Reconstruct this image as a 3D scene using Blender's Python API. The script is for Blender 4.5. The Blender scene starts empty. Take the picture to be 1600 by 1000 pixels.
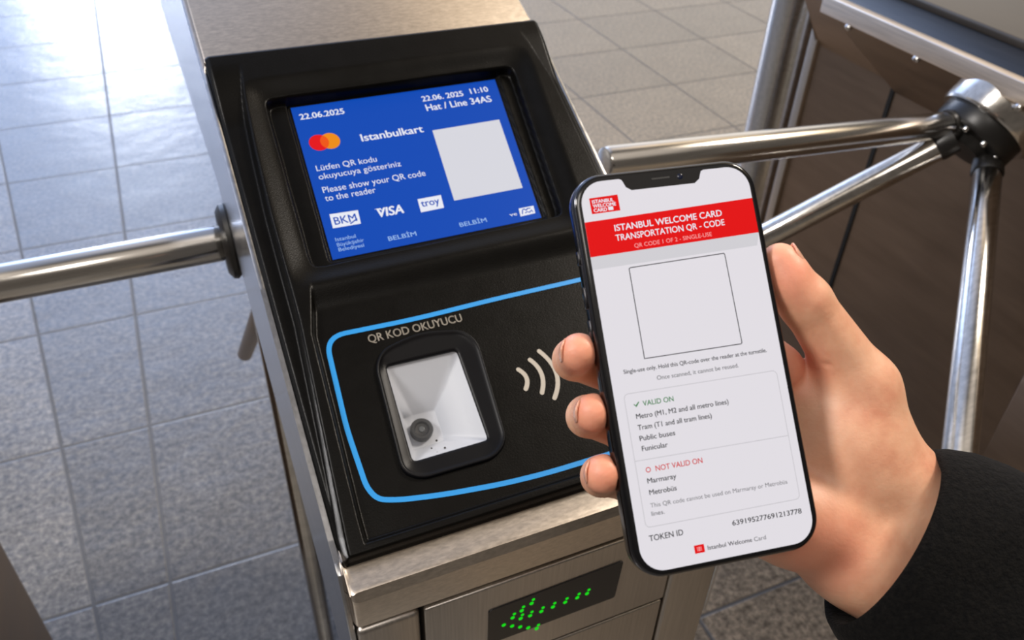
import bpy, bmesh, math, random
import numpy as np
from mathutils import Vector, Matrix
from mathutils.geometry import tessellate_polygon

S = bpy.context.scene
COL = S.collection
random.seed(7); RNG = np.random.default_rng(7)

# ------------------------------------------------------------------ camera
CAM_AXES = ((0.91786882, -0.220257, 0.33015707),
            (-0.39573722, -0.57110428, 0.7191884),
            (0.03014783, -0.79077605, -0.6113627))
cd = bpy.data.cameras.new('camera'); cam = bpy.data.objects.new('camera', cd); COL.objects.link(cam)
m = Matrix.Identity(4)
for i in range(3):
    m[i][0], m[i][1], m[i][2] = CAM_AXES[i][0], -CAM_AXES[i][1], -CAM_AXES[i][2]
m.translation = (0, 0, 1.4)
cam.matrix_world = m
cd.sensor_width = 36; cd.lens = 29.562; cd.clip_start = .02; cd.clip_end = 60
cd.dof.use_dof = True; cd.dof.focus_distance = .40; cd.dof.aperture_fstop = 16
S.camera = cam

# ------------------------------------------------------------------ exposure
S.view_settings.view_transform = 'Standard'; S.view_settings.look = 'None'
S.view_settings.exposure = 0; S.view_settings.gamma = 1; S.view_settings.use_curve_mapping = False

# ------------------------------------------------------------------ world: the station hall around the gates
W_ = bpy.data.worlds.new('hall_light'); S.world = W_; W_.use_nodes = True
nt = W_.node_tree; nt.nodes.clear()
def N(t, **k):
    n = nt.nodes.new(t)
    for a, b in k.items(): setattr(n, a, b)
    return n
tc = N('ShaderNodeTexCoord'); nrm = N('ShaderNodeVectorMath', operation='NORMALIZE')
nt.links.new(tc.outputs['Generated'], nrm.inputs[0])
def azel(az, el):
    a, e = math.radians(az), math.radians(el)
    return (math.sin(a)*math.cos(e), math.cos(a)*math.cos(e), math.sin(e))
BASE = (.105, .092, .080)
acc = None
def add_glow(az, el, inner, outer, colour, strength):
    global acc
    d = N('ShaderNodeVectorMath', operation='DOT_PRODUCT'); d.inputs[1].default_value = azel(az, el)
    nt.links.new(nrm.outputs[0], d.inputs[0])
    r = N('ShaderNodeMapRange', interpolation_type='SMOOTHSTEP')
    r.inputs['From Min'].default_value = math.cos(math.radians(outer)); r.inputs['From Max'].default_value = math.cos(math.radians(inner))
    r.inputs['To Min'].default_value = 0; r.inputs['To Max'].default_value = strength
    nt.links.new(d.outputs['Value'], r.inputs['Value'])
    mx = N('ShaderNodeVectorMath', operation='SCALE'); mx.inputs[0].default_value = colour
    nt.links.new(r.outputs['Result'], mx.inputs['Scale'])
    ad = N('ShaderNodeVectorMath', operation='ADD')
    if acc is None: ad.inputs[0].default_value = BASE
    else: nt.links.new(acc.outputs[0], ad.inputs[0])
    nt.links.new(mx.outputs[0], ad.inputs[1]); acc = ad
# bright daylit entrance ahead-left, bluish spill around it, warm lamps overhead and to the right
add_glow(-1, 15, 2, 6, (1, 1.05, 1.15), 14)
add_glow(-3, 22, 4, 26, (.52, .74, 1.25), 2.1)
add_glow(-28, 36, 5, 60, (.55, .69, 1.03), .70)
add_glow(22, 57, 4, 22, (1.0, .80, .56), .22)
add_glow(50, 52, 3, 15, (1.0, .78, .52), 1.0)
add_glow(95, 50, 4, 18, (1.0, .78, .50), 2.2)
add_glow(36, 20, 6, 30, (1.0, .95, .90), 1.1)  # neutral glow added to brighten the floor reflection on the right
add_glow(-110, 55, 5, 28, (1.0, .90, .78), 1.0)
add_glow(170, 60, 8, 30, (1.0, .90, .80), .5)
bg = N('ShaderNodeBackground'); out = N('ShaderNodeOutputWorld')
nt.links.new(acc.outputs[0], bg.inputs['Color']); bg.inputs['Strength'].default_value = 1
nt.links.new(bg.outputs[0], out.inputs[0])

def area(name, loc, target, size, power, colour):
    l = bpy.data.lights.new(name, 'AREA'); l.shape = 'DISK'; l.size = size; l.energy = power; l.color = colour
    o = bpy.data.objects.new(name, l); COL.objects.link(o); o.location = loc
    o.rotation_euler = (Vector(target)-Vector(loc)).to_track_quat('-Z', 'Y').to_euler(); return o
area('ceiling_lamp', (-.2, -.9, 3.3), (.2, .3, 1), .7, 8, (1, .94, .88))  # unseen light added in front as a key for the palm
area('ceiling_lamp', (-1.9, .5, 3.0), (.1, .2, 1.2), .6, 52, (1, .95, .90))  # unseen light added at left to brighten the fingertips
area('ceiling_lamp', (2.4, .45, 3.4), (.25, .2, 1.1), .6, 76, (1, .91, .81))  # unseen warm lamp at upper right, placed for the hand's right edge

# ------------------------------------------------------------------ materials
def srgb(r, g, b):
    f = lambda c: (c/12.92 if c <= .04045 else ((c+.055)/1.055)**2.4)
    return (f(r/255), f(g/255), f(b/255))
class Mat:
    def __init__(s, name):
        s.m = bpy.data.materials.new(name); s.m.use_nodes = True; s.nt = s.m.node_tree; s.b = s.nt.nodes['Principled BSDF']; s._tc = None
    def set(s, **k):
        for a, b in k.items():
            a = a.replace('_', ' ')
            s.b.inputs[a].default_value = (*b, 1) if isinstance(b, tuple) and len(b) == 3 and s.b.inputs[a].type == 'RGBA' else b
        return s
    def n(s, t, **k):
        n = s.nt.nodes.new(t)
        for a, b in k.items(): setattr(n, a, b)
        return n
    def l(s, a, b): s.nt.links.new(a, b)
    def coord(s):
        if not s._tc: s._tc = s.n('ShaderNodeTexCoord')
        return s._tc.outputs['Object']
    def noise(s, scale, detail=3, rough=.6, stretch=None):
        t = s.n('ShaderNodeTexNoise'); t.inputs['Scale'].default_value = scale; t.inputs['Detail'].default_value = detail; t.inputs['Roughness'].default_value = rough
        if stretch:
            mp = s.n('ShaderNodeMapping'); mp.inputs['Scale'].default_value = stretch; s.l(s.coord(), mp.inputs[0]); s.l(mp.outputs[0], t.inputs['Vector'])
        else: s.l(s.coord(), t.inputs['Vector'])
        return t.outputs['Fac']
    def ramp(s, fac, stops):
        r = s.n('ShaderNodeValToRGB'); e = r.color_ramp.elements
        while len(e) < len(stops): e.new(.5)
        for i, (p, c) in enumerate(stops): e[i].position = p; e[i].color = (*c, 1) if len(c) == 3 else c
        s.l(fac, r.inputs[0]); return r.outputs[0]
    def rng(s, fac, a, b):
        r = s.n('ShaderNodeMapRange'); r.inputs['To Min'].default_value = a; r.inputs['To Max'].default_value = b; s.l(fac, r.inputs[0]); return r.outputs[0]
    def bump(s, h, strength, dist):
        b = s.n('ShaderNodeBump'); b.inputs['Strength'].default_value = strength; b.inputs['Distance'].default_value = dist; s.l(h, b.inputs['Height'])
        prev = s.b.inputs['Normal']
        if prev.is_linked: s.l(prev.links[0].from_socket, b.inputs['Normal'])
        s.l(b.outputs[0], s.b.inputs['Normal']); return s
def plain(name, col, rough=.5, metal=0., emit=None, es=1.):
    a = Mat(name).set(Base_Color=col, Roughness=rough, Metallic=metal)
    if emit: a.set(Emission_Color=emit, Emission_Strength=es)
    return a.m
def glow(name, col, es=1.):
    m_ = plain(name, (.004, .004, .004), .4, 0, col, es); m_.node_tree.nodes['Principled BSDF'].inputs['Specular IOR Level'].default_value = .08; return m_
def steel(name, col, rough, stretch, dr=.10):
    a = Mat(name).set(Metallic=1.)
    f = a.noise(1, 4, .65, stretch)
    a.l(a.ramp(f, [(.3, tuple(c*.86 for c in col)), (.7, tuple(min(1, c*1.12) for c in col))]), a.b.inputs['Base Color'])
    a.l(a.rng(f, rough-dr, rough+dr), a.b.inputs['Roughness'])
    a.bump(f, .12, .0003); return a.m
M = {}
M['steel_x'] = steel('brushed_steel_grain_across', (.63, .555, .475), .34, (170, 500, 500), .06)
M['steel_v'] = steel('brushed_steel_grain_up', (.50, .465, .43), .36, (500, 500, 12))
M['steel_side'] = steel('satin_steel_side', (.62, .63, .66), .22, (300, 12, 300), .05)
M['steel_dark'] = steel('dark_brushed_steel', (.29, .215, .16), .40, (30, 4, 30), .08)
M['steel_grey'] = steel('smoked_steel', (.055, .053, .052), .35, (200, 8, 200), .05)  # the chamfer's dark reflected tone is put into the base colour
M['steel_warm'] = steel('warm_brushed_steel', (.90, .76, .62), .34, (300, 10, 300), .05)
M['steel_lid'] = steel('dull_lid_steel', (.125, .108, .09), .40, (200, 8, 200), .05)
M['tube'] = steel('polished_tube_steel', (.70, .67, .63), .17, (6, 160, 160), .04)
M['chrome'] = plain('polished_chrome', (.78, .77, .76), .10, 1.)
M['gap'] = plain('dark_gap', (.006, .006, .006), .7)
M['blackmetal'] = plain('black_painted_metal', (.012, .011, .010), .35)
a = Mat('textured_black_plastic').set(Base_Color=(.0026, .0023, .0019), Roughness=.40, Specular_IOR_Level=.13)
f = a.noise(900, 2, .6); a.bump(f, .35, .00035); a.l(a.rng(a.noise(60, 3), .26, .40), a.b.inputs['Roughness']); M['plastic'] = a.m
M['gloss_black'] = Mat('gloss_black').set(Base_Color=(.004, .004, .005), Roughness=.36, Specular_IOR_Level=.16).m
M['graphite'] = plain('graphite_phone_band', (.10, .10, .11), .18, 1.)
M['phone_glass'] = plain('phone_front_glass', (.004, .004, .005), .10)
M['cavity'] = plain('white_reader_cavity', (.50, .525, .58), .4)
M['print_blue'] = plain('blue_print', srgb(20, 140, 215), .45)
M['print_white'] = plain('light_grey_print', srgb(176, 168, 156), .5)
M['scr_blue'] = glow('screen_blue', srgb(0, 72, 180))
M['scr_white'] = glow('screen_white', srgb(232, 234, 244))
M['scr_pale'] = glow('screen_pale_blue', srgb(150, 185, 235))
M['scr_panel'] = glow('screen_panel_grey_white', srgb(214, 214, 222))
M['scr_red'] = glow('screen_red', srgb(228, 10, 20))
M['scr_orange'] = glow('screen_orange', srgb(238, 140, 12))
M['scr_mid'] = glow('screen_red_orange', srgb(238, 85, 12))
M['ph_white'] = glow('phone_screen_white', srgb(225, 221, 227))
M['ph_grey'] = glow('phone_screen_pale_grey', srgb(208, 206, 211))
M['ph_red'] = glow('phone_screen_red', srgb(226, 6, 10))
M['ph_ink'] = glow('phone_screen_ink', srgb(38, 38, 42))
M['ph_ink2'] = glow('phone_screen_grey_ink', srgb(105, 104, 108))
M['ph_line'] = glow('phone_screen_rule', srgb(192, 189, 194))
M['ph_green'] = glow('phone_screen_green', srgb(25, 120, 50))
M['ph_pink'] = glow('phone_screen_pale_pink', srgb(250, 165, 165))
M['ph_txtred'] = glow('phone_screen_text_red', srgb(205, 25, 30))
M['led'] = glow('green_led', srgb(20, 215, 25), 1.0)
M['led_panel'] = plain('led_window', (.006, .007, .010), .25)
# clear pane: mostly lets light through, with a glossy face
a = Mat('clear_pane'); tr = a.n('ShaderNodeBsdfTransparent'); gl = a.n('ShaderNodeBsdfGlossy'); gl.inputs['Roughness'].default_value = .05
mx = a.n('ShaderNodeMixShader'); mx.inputs[0].default_value = .06; a.l(tr.outputs[0], mx.inputs[1]); a.l(gl.outputs[0], mx.inputs[2])
a.l(mx.outputs[0], a.nt.nodes['Material Output'].inputs[0]); M['pane'] = a.m
# skin
a = Mat('skin').set(Roughness=.48, Subsurface_Weight=.18, Subsurface_Scale=.006)
a.b.inputs['Subsurface Radius'].default_value = (1, .35, .2)
f = a.noise(45, 4, .6)
skin_c = a.ramp(f, [(.28, srgb(214, 146, 115)), (.52, srgb(231, 174, 140)), (.75, srgb(238, 190, 157))])
def near(c, r0, r1):
    d_ = a.n('ShaderNodeVectorMath', operation='DISTANCE'); d_.inputs[1].default_value = c; a.l(a.coord(), d_.inputs[0])
    q = a.n('ShaderNodeMapRange', interpolation_type='SMOOTHSTEP'); q.inputs['From Min'].default_value = r1; q.inputs['From Max'].default_value = r0; a.l(d_.outputs['Value'], q.inputs[0]); return q.outputs[0]
fac = None
for c_, r0, r1 in (((-.041, .009, -.004), .003, .016), ((-.039, -.013, -.004), .003, .016), ((-.039, -.034, -.004), .003, .016), ((.040, -.078, -.014), .006, .030), ((.046, -.010, -.015), .004, .018), ((.041, .028, .0), .004, .020)):
    q = near(c_, r0, r1); 
    if fac is None: fac = q
    else:
        mm = a.n('ShaderNodeMath', operation='MAXIMUM'); a.l(fac, mm.inputs[0]); a.l(q, mm.inputs[1]); fac = mm.outputs[0]
ms = a.n('ShaderNodeMath', operation='MULTIPLY'); a.l(fac, ms.inputs[0]); ms.inputs[1].default_value = .6
mc = a.n('ShaderNodeMix', data_type='RGBA'); a.l(ms.outputs[0], mc.inputs[0]); a.l(skin_c, mc.inputs[6]); mc.inputs[7].default_value = (*srgb(238, 146, 119), 1)
a.l(mc.outputs[2], a.b.inputs['Base Color'])
a.bump(a.noise(700, 2, .6), .22, .0004); a.bump(a.noise(160, 3, .6), .25, .0008); M['skin'] = a.m
M['nail'] = Mat('fingernail').set(Base_Color=srgb(226, 168, 142), Roughness=.25, Subsurface_Weight=.1, Subsurface_Scale=.003).m
# coat cloth
a = Mat('black_wool').set(Roughness=.95, Sheen_Weight=.03, Sheen_Roughness=.5); a.b.inputs['Sheen Tint'].default_value = (.5, .42, .36, 1)
f = a.noise(520, 3, .7); a.l(a.ramp(f, [(.35, (.0012, .0012, .0014)), (.75, (.0065, .0058, .005))]), a.b.inputs['Base Color'])
a.bump(f, .8, .0012); a.bump(a.noise(120, 3, .6), .5, .002); a.set(Specular_IOR_Level=.15); M['wool'] = a.m
# floor: polished granite slabs with dark joints
a = Mat('granite_tiles')
sx = a.n('ShaderNodeSeparateXYZ'); a.l(a.coord(), sx.inputs[0])
def mth(op, x, y=None, z=None):
    q = a.n('ShaderNodeMath', operation=op)
    for i, v in enumerate((x, y, z)):
        if v is None: continue
        if isinstance(v, (int, float)): q.inputs[i].default_value = v
        else: a.l(v, q.inputs[i])
    return q.outputs[0]
PX, PY = .45, .45
cxn = mth('DIVIDE', mth('ADD', sx.outputs[0], .18+PX*10), PX)
col_i = mth('FLOOR', cxn)
fy = mth('DIVIDE', mth('ADD', sx.outputs[1], -1.13+PY*10), PY)
row_i = mth('FLOOR', fy)
ex = mth('ABSOLUTE', mth('SUBTRACT', mth('FRACT', mth('ADD', cxn, .5)), .5))
ey = mth('ABSOLUTE', mth('SUBTRACT', mth('FRACT', mth('ADD', fy, .5)), .5))
# a lighter paved strip runs at a slight angle left of the first joint
edge_s = mth('ADD', mth('ADD', sx.outputs[0], .187), mth('MULTIPLY', sx.outputs[1], .113))
bx = mth('DIVIDE', mth('ABSOLUTE', edge_s), PX)
e = mth('MINIMUM', mth('MINIMUM', ex, ey), bx)
rr = a.n('ShaderNodeMapRange', interpolation_type='SMOOTHSTEP'); rr.inputs['From Min'].default_value = .004; rr.inputs['From Max'].default_value = .012; a.l(e, rr.inputs[0])
joint = rr.outputs[0]
wn = a.n('ShaderNodeTexWhiteNoise', noise_dimensions='2D'); cb = a.n('ShaderNodeCombineXYZ'); a.l(col_i, cb.inputs[0]); a.l(row_i, cb.inputs[1]); a.l(cb.outputs[0], wn.inputs[0])
sp = a.ramp(a.noise(75, 3, .75), [(.34, (.06, .057, .051)), (.5, (.132, .124, .112)), (.68, (.245, .228, .20))])
big = a.rng(a.noise(5, 3), .75, 1.25)
tile_v = a.rng(wn.outputs['Value'], .88, 1.12)
mxs = a.n('ShaderNodeVectorMath', operation='SCALE'); a.l(sp, mxs.inputs[0]); a.l(mth('MULTIPLY', mth('MULTIPLY', big, tile_v), mth('ADD', 1, mth('MULTIPLY', mth('LESS_THAN', edge_s, 0), .35))), mxs.inputs['Scale'])
mj = a.n('ShaderNodeMix', data_type='RGBA'); a.l(joint, mj.inputs[0]); mj.inputs[6].default_value = (.08, .076, .07, 1); warm_light_tint = a.n('ShaderNodeMix', data_type='RGBA'); a.l(mth('GREATER_THAN', sx.outputs[0], .27), warm_light_tint.inputs[0]); warm_light_tint.inputs[6].default_value = (1, 1, 1, 1); warm_light_tint.inputs[7].default_value = (1.75, 1.5, 1.2, 1)  # warm light right of the gate is put into the stone colour
tm = a.n('ShaderNodeVectorMath', operation='MULTIPLY'); a.l(mxs.outputs[0], tm.inputs[0]); a.l(warm_light_tint.outputs[2], tm.inputs[1]); a.l(tm.outputs[0], mj.inputs[7])
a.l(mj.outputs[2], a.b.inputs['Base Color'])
a.l(mth('ADD', a.rng(a.noise(14, 4), .16, .32), mth('MULTIPLY', mth('SUBTRACT', 1, joint), .3)), a.b.inputs['Roughness'])
a.b.inputs['Specular IOR Level'].default_value = 1.0
a.bump(joint, .5, .002); a.bump(a.noise(7, 3), .25, .01); M['floor'] = a.m

# ------------------------------------------------------------------ building helpers
def mesh_obj(name, verts, faces, mat, parent=None, smooth=False, mat_idx=None, base=(0, 0, 0)):
    me = bpy.data.meshes.new(name)
    b = Vector(base)
    me.from_pydata([tuple(Vector(v)-b) for v in verts], [], [tuple(f) for f in faces])
    mats = mat if isinstance(mat, (list, tuple)) else [mat]
    for q in mats: me.materials.append(q)
    if mat_idx is not None: me.polygons.foreach_set('material_index', np.array(mat_idx, dtype=np.int32))
    if smooth: me.polygons.foreach_set('use_smooth', np.ones(len(me.polygons), dtype=bool))
    me.update()
    o = bpy.data.objects.new(name, me); COL.objects.link(o)
    if parent: o.parent = parent
    return o
def bm_obj(name, bm, mat, parent=None, smooth=True, angle=40, base=(0, 0, 0)):
    if any(base): bmesh.ops.translate(bm, verts=bm.verts, vec=-Vector(base))
    bmesh.ops.recalc_face_normals(bm, faces=bm.faces)
    if smooth:
        for f_ in bm.faces: f_.smooth = True
        for e_ in bm.edges:
            if len(e_.link_faces) == 2 and e_.calc_face_angle(0) > math.radians(angle): e_.smooth = False
    me = bpy.data.meshes.new(name); bm.to_mesh(me); bm.free()
    me.materials.append(mat)
    o = bpy.data.objects.new(name, me); COL.objects.link(o)
    if parent: o.parent = parent
    return o
def empty(name, loc, label, cat, group=None, mat=None):
    o = bpy.data.objects.new(name, None); COL.objects.link(o); o.empty_display_size = .05
    if mat is not None: o.matrix_world = mat
    else: o.location = loc
    tag(o, label, cat, group); return o
def tag(o, label, cat, group=None):
    o['label'] = label; o['category'] = cat
    if group: o['group'] = group
def box_bm(lo, hi, bevel=0, seg=2, bm=None):
    bm = bm or bmesh.new()
    r = bmesh.ops.create_cube(bm, size=1)
    vs = r['verts']
    for v in vs: v.co = Vector([lo[i]+(v.co[i]+.5)*(hi[i]-lo[i]) for i in range(3)])
    if bevel:
        es = list({e_ for v in vs for e_ in v.link_edges})
        bmesh.ops.bevel(bm, geom=es, offset=bevel, segments=seg, profile=.5, affect='EDGES')
    return bm
def lathe_bm(p0, axis, prof, n=48, bm=None):
    """prof: list of (distance along axis, radius) from p0"""
    bm = bm or bmesh.new(); ax = Vector(axis).normalized(); s = ax.orthogonal().normalized(); t = ax.cross(s); p0 = Vector(p0)
    rings = []
    for d_, r_ in prof:
        c_ = p0+ax*d_
        if r_ < 1e-7: rings.append([bm.verts.new(c_)]); continue
        rings.append([bm.verts.new(c_+s*(r_*math.cos(2*math.pi*k/n))+t*(r_*math.sin(2*math.pi*k/n))) for k in range(n)])
    for A, B in zip(rings, rings[1:]):
        for k in range(n):
            a_, b_ = A[k % len(A)], A[(k+1) % len(A)]; c_, d_ = B[(k+1) % len(B)], B[k % len(B)]
            vs = []
            for v in (a_, b_, c_, d_):
                if v not in vs: vs.append(v)
            if len(vs) >= 3: bm.faces.new(vs)
    return bm
def tube_bm(p0, p1, r, cap=.004, n=48, bm=None):
    p0, p1 = Vector(p0), Vector(p1); L = (p1-p0).length
    pr = [(0, 0), (0, r-cap), (cap*.3, r-cap*.3), (cap, r), (L-cap, r), (L-cap*.3, r-cap*.3), (L, r-cap), (L, 0)]
    return lathe_bm(p0, p1-p0, pr, n, bm)
def prism_bm(poly, axis, lo, hi, bevel=0, seg=2):
    """extrude a polygon given in the two other axes along axis"""
    bm = bmesh.new()
    def P(q, h):
        c_ = list(q); c_.insert(axis, h); return c_
    A = [bm.verts.new(P(q, lo)) for q in poly]; B = [bm.verts.new(P(q, hi)) for q in poly]
    bm.faces.new(A); bm.faces.new(list(reversed(B)))
    for k in range(len(poly)):
        k2 = (k+1) % len(poly); bm.faces.new((A[k], B[k], B[k2], A[k2]))
    if bevel: bmesh.ops.bevel(bm, geom=list(bm.edges), offset=bevel, segments=seg, profile=.5, affect='EDGES')
    return bm
class Flat:
    """flat polygons in a 2D frame, each with a material and height, placed by fn(u, v, n)"""
    def __init__(s): s.v = []; s.f = []; s.mi = []; s.mats = []
    def midx(s, m_):
        if m_ not in s.mats: s.mats.append(m_)
        return s.mats.index(m_)
    def poly(s, pts, mat, n=0., hole=None):
        i = s.midx(mat); b = len(s.v); loops = [[Vector((p[0], p[1], 0)) for p in pts]]
        if hole: loops.append([Vector((p[0], p[1], 0)) for p in hole])
        tris = tessellate_polygon(loops); allp = [p for lp in loops for p in lp]
        s.v += [(p[0], p[1], n) for p in allp]
        for t_ in tris:
            A, B, C = (allp[k] for k in t_)
            if (B-A).cross(C-A).z < 0: t_ = t_[::-1]
            s.f.append(tuple(b+k for k in t_)); s.mi.append(i)
    def strip(s, pts, w, mat, n=0., closed=False):
        i = s.midx(mat); b = len(s.v); P = [Vector((p[0], p[1])) for p in pts]; K = len(P)
        for k in range(K):
            a_ = P[(k-1) % K] if (closed or k > 0) else P[k]; c_ = P[(k+1) % K] if (closed or k < K-1) else P[k]
            t_ = (c_-a_).normalized(); q = Vector((-t_.y, t_.x))
            d1 = (P[k]-a_).normalized() if (P[k]-a_).length > 1e-9 else t_
            mit = 1/max(.5, abs(q.dot(Vector((-d1.y, d1.x)))))
            s.v.append((*(P[k]-q*w/2*mit), n)); s.v.append((*(P[k]+q*w/2*mit), n))
        for k in range(K if closed else K-1):
            k2 = (k+1) % K; s.f.append((b+2*k, b+2*k2, b+2*k2+1, b+2*k+1)); s.mi.append(i)
    def text(s, body, x, y, w, h, mat, n=0., bold=.0, shear=0., align='L', skew=0.):
        """fit so the string starts at x, sits on baseline y, is w wide and its capitals are h tall"""
        key = (body, bold)
        pts, tris, bw, x0 = text_mesh(body, bold)
        sx_ = w/bw; sy_ = h/.69; i = s.midx(mat); b = len(s.v)
        for dx, dy in (((0, 0),) if bold < .005 else ((-bold, 0), (bold, 0), (0, -bold*.6), (0, bold*.6))):
            b = len(s.v)
            for px, py in pts:
                qx = px-x0+dx; qy = py+dy; s.v.append((x+qx*sx_+shear*qy*sy_, y+qy*sy_+skew*qx*sx_, n))
            for t_ in tris: s.f.append(tuple(b+k for k in t_)); s.mi.append(i)
    def build(s, name, fn, parent=None, label=None):
        o = mesh_obj(name, [fn(*p) for p in s.v], s.f, s.mats, parent, mat_idx=s.mi)
        if label: o['label'] = label
        return o
class Lines(Flat):
    """every line of writing becomes a piece of its own"""
    def __init__(s, fn, parent): Flat.__init__(s); s.fn = fn; s.parent = parent
    def text(s, *a_, **k_):
        q = Flat(); q.text(*a_, **k_); q.build('lettering', s.fn, s.parent)
def text_mesh(body, bold):
    c = bpy.data.curves.new('lettering_source', 'FONT'); c.body = body; c.resolution_u = 4; c.fill_mode = 'FRONT'; c.dimensions = '2D'
    o = bpy.data.objects.new('lettering_source', c); COL.objects.link(o)
    dg = bpy.context.evaluated_depsgraph_get(); ev = o.evaluated_get(dg); me = ev.to_mesh(); me.calc_loop_triangles()
    pts = [(v.co.x, v.co.y) for v in me.vertices]; tris = []
    for t_ in me.loop_triangles:
        i, j, k = t_.vertices
        (ax, ay), (bx_, by), (cx, cy) = pts[i], pts[j], pts[k]
        tris.append((i, j, k) if (bx_-ax)*(cy-ay)-(by-ay)*(cx-ax) > 0 else (i, k, j))
    ev.to_mesh_clear(); bpy.data.objects.remove(o); bpy.data.curves.remove(c)
    xs = [p[0] for p in pts]; return pts, tris, max(xs)-min(xs), min(xs)
def rrect(x0, y0, x1, y1, r, n=8):
    out = []
    for cx, cy, a0 in ((x1-r, y1-r, 0), (x0+r, y1-r, 90), (x0+r, y0+r, 180), (x1-r, y0+r, 270)):
        for k in range(n+1):
            t_ = math.radians(a0+90*k/n); out.append((cx+r*math.cos(t_), cy+r*math.sin(t_)))
    return out
def circle(cx, cy, r, n=40): return [(cx+r*math.cos(2*math.pi*k/n), cy+r*math.sin(2*math.pi*k/n)) for k in range(n)]
def round_poly(pts, r, n=6):
    out = []; K = len(pts)
    for k in range(K):
        p = Vector(pts[k]); a_ = Vector(pts[k-1]); b_ = Vector(pts[(k+1) % K]); rk = r[k] if isinstance(r, (list, tuple)) else r
        d1 = (a_-p); d2 = (b_-p); q = min(rk, d1.length*.49, d2.length*.49); s0 = p+d1.normalized()*q; s1 = p+d2.normalized()*q
        for j in range(n+1):
            t_ = j/n; out.append(tuple((1-t_)**2*s0+2*t_*(1-t_)*p+t_*t_*s1))
    return out
def resample(pts, n, closed=True):
    P = np.array(list(pts)+([pts[0]] if closed else []), float); d = np.r_[0, np.cumsum(np.linalg.norm(np.diff(P, axis=0), axis=1))]
    t_ = np.linspace(0, d[-1], n, endpoint=not closed); return np.stack([np.interp(t_, d, P[:, 0]), np.interp(t_, d, P[:, 1])], 1)
def ray_resample(pts, n, c):
    """resample a star-shaped outline at n even angles about c"""
    P = np.array(pts, float)-c; D = resample([tuple(p) for p in P], 4000); an = np.arctan2(D[:, 1], D[:, 0]); rd = np.hypot(D[:, 0], D[:, 1])
    o_ = np.argsort(an); an, rd = an[o_], rd[o_]; t_ = np.linspace(-math.pi, math.pi, n, endpoint=False)
    r_ = np.interp(t_, np.r_[an[-1]-2*math.pi, an, an[0]+2*math.pi], np.r_[rd[-1], rd, rd[0]])
    return np.stack([np.cos(t_)*r_, np.sin(t_)*r_], 1)+c
def loft(loops, closed_ends=(False, False)):
    n = len(loops[0]); V = [tuple(p) for lp in loops for p in lp]; F = []
    for i in range(len(loops)-1):
        for k in range(n):
            k2 = (k+1) % n; F.append((i*n+k, i*n+k2, (i+1)*n+k2, (i+1)*n+k))
    if closed_ends[0]: F.append(tuple(range(n-1, -1, -1)))
    if closed_ends[1]: F.append(tuple((len(loops)-1)*n+k for k in range(n)))
    return V, F

# ------------------------------------------------------------------ the floor
bm = bmesh.new()
vs = [bm.verts.new(p) for p in ((-8, -3, 0), (12, -3, 0), (12, 26, 0), (-8, 26, 0))]; bm.faces.new(vs)
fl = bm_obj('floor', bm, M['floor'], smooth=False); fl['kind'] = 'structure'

# ================================================================== the ticket gate with the code reader
GX, GY, GZ = .0407, .3185, .9697            # lower left corner of the sloping reader face
TH = .47059; PHI = .36317; FW = .28; FL = .4015
EV = Vector((0, math.cos(TH), math.sin(TH))); EN = Vector((0, -math.sin(TH), math.cos(TH)))
ROOT = Vector((GX+FW/2, .80, 0))
gate = empty('ticket_gate', ROOT, 'steel ticket gate with sloping black face, blue screen and code reader window', 'ticket gate')
def F3(u, v, n=0.): return Vector((GX, GY, GZ))+Vector((u, 0, 0))+EV*v+EN*n-ROOT
def Fmm(u, v, n=0.): return F3(u*.001, v*.001, n*.001)
def part(name, bm_, mat, angle=40, parent=None): return bm_obj(name, bm_, mat, parent or gate, True, angle, base=ROOT)

# --- black sloping face, as a height field over the sheet
def sst(x, a_, b_):
    t_ = np.clip((x-a_)/(b_-a_), 0, 1); return t_*t_*(3-2*t_)
nu, nv = 301, 421
U, Vv = np.meshgrid(np.linspace(0, FW, nu), np.linspace(0, FL, nv))
def interp(v, pts):
    q = sorted(pts); return np.interp(v, [p[0] for p in q], [p[1] for p in q])
def quad_d(pts, k=.003):
    """inside-positive distance to a convex counter-clockwise quad"""
    ds = []
    for i in range(len(pts)):
        (x0, y0), (x1, y1) = pts[i], pts[(i+1) % len(pts)]; L = math.hypot(x1-x0, y1-y0)
        ds.append((-(y1-y0)*(U-x0)+(x1-x0)*(Vv-y0))/L)
    D = np.stack(ds); return -k*np.log(np.exp(-np.clip(D, -.2, .2)/k).sum(0))
SCR = [(.0502, .2127), (.2162, .2133), (.2270, .3538), (.0539, .3529)]
REC = [(.0322, .2030), (.2300, .2055), (.2425, .3575), (.0345, .3560)]
def grow(q, d):
    c_ = np.mean(q, 0); return [(p[0]+d*np.sign(p[0]-c_[0]), p[1]+d*np.sign(p[1]-c_[1])) for p in q]
ul = interp(Vv, [(0, .0055), (.008, .0056), (.164, .0154), (.251, .0162), (.303, .0183), (.36, .0218), (.4015, .026)])
ur = FW-interp(Vv, [(0, .004), (.164, .010), (.25, .0105), (.30, .0110), (.336, .0115), (.366, .0160), (.4015, .022)])
side = sst(U, ul-.0045, ul)*(1-sst(U, ur, ur+.0045))
top_fill = sst(Vv, .335, .392)
H = .0090*np.maximum(side, top_fill)
H *= 1-.25*sst(np.abs(U-.14), .09, .13)*0
# the housing dishes towards the screen
dish = quad_d(grow(REC, .002), .006)
H -= .0048*sst(dish, -.016, .002)*side
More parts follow.
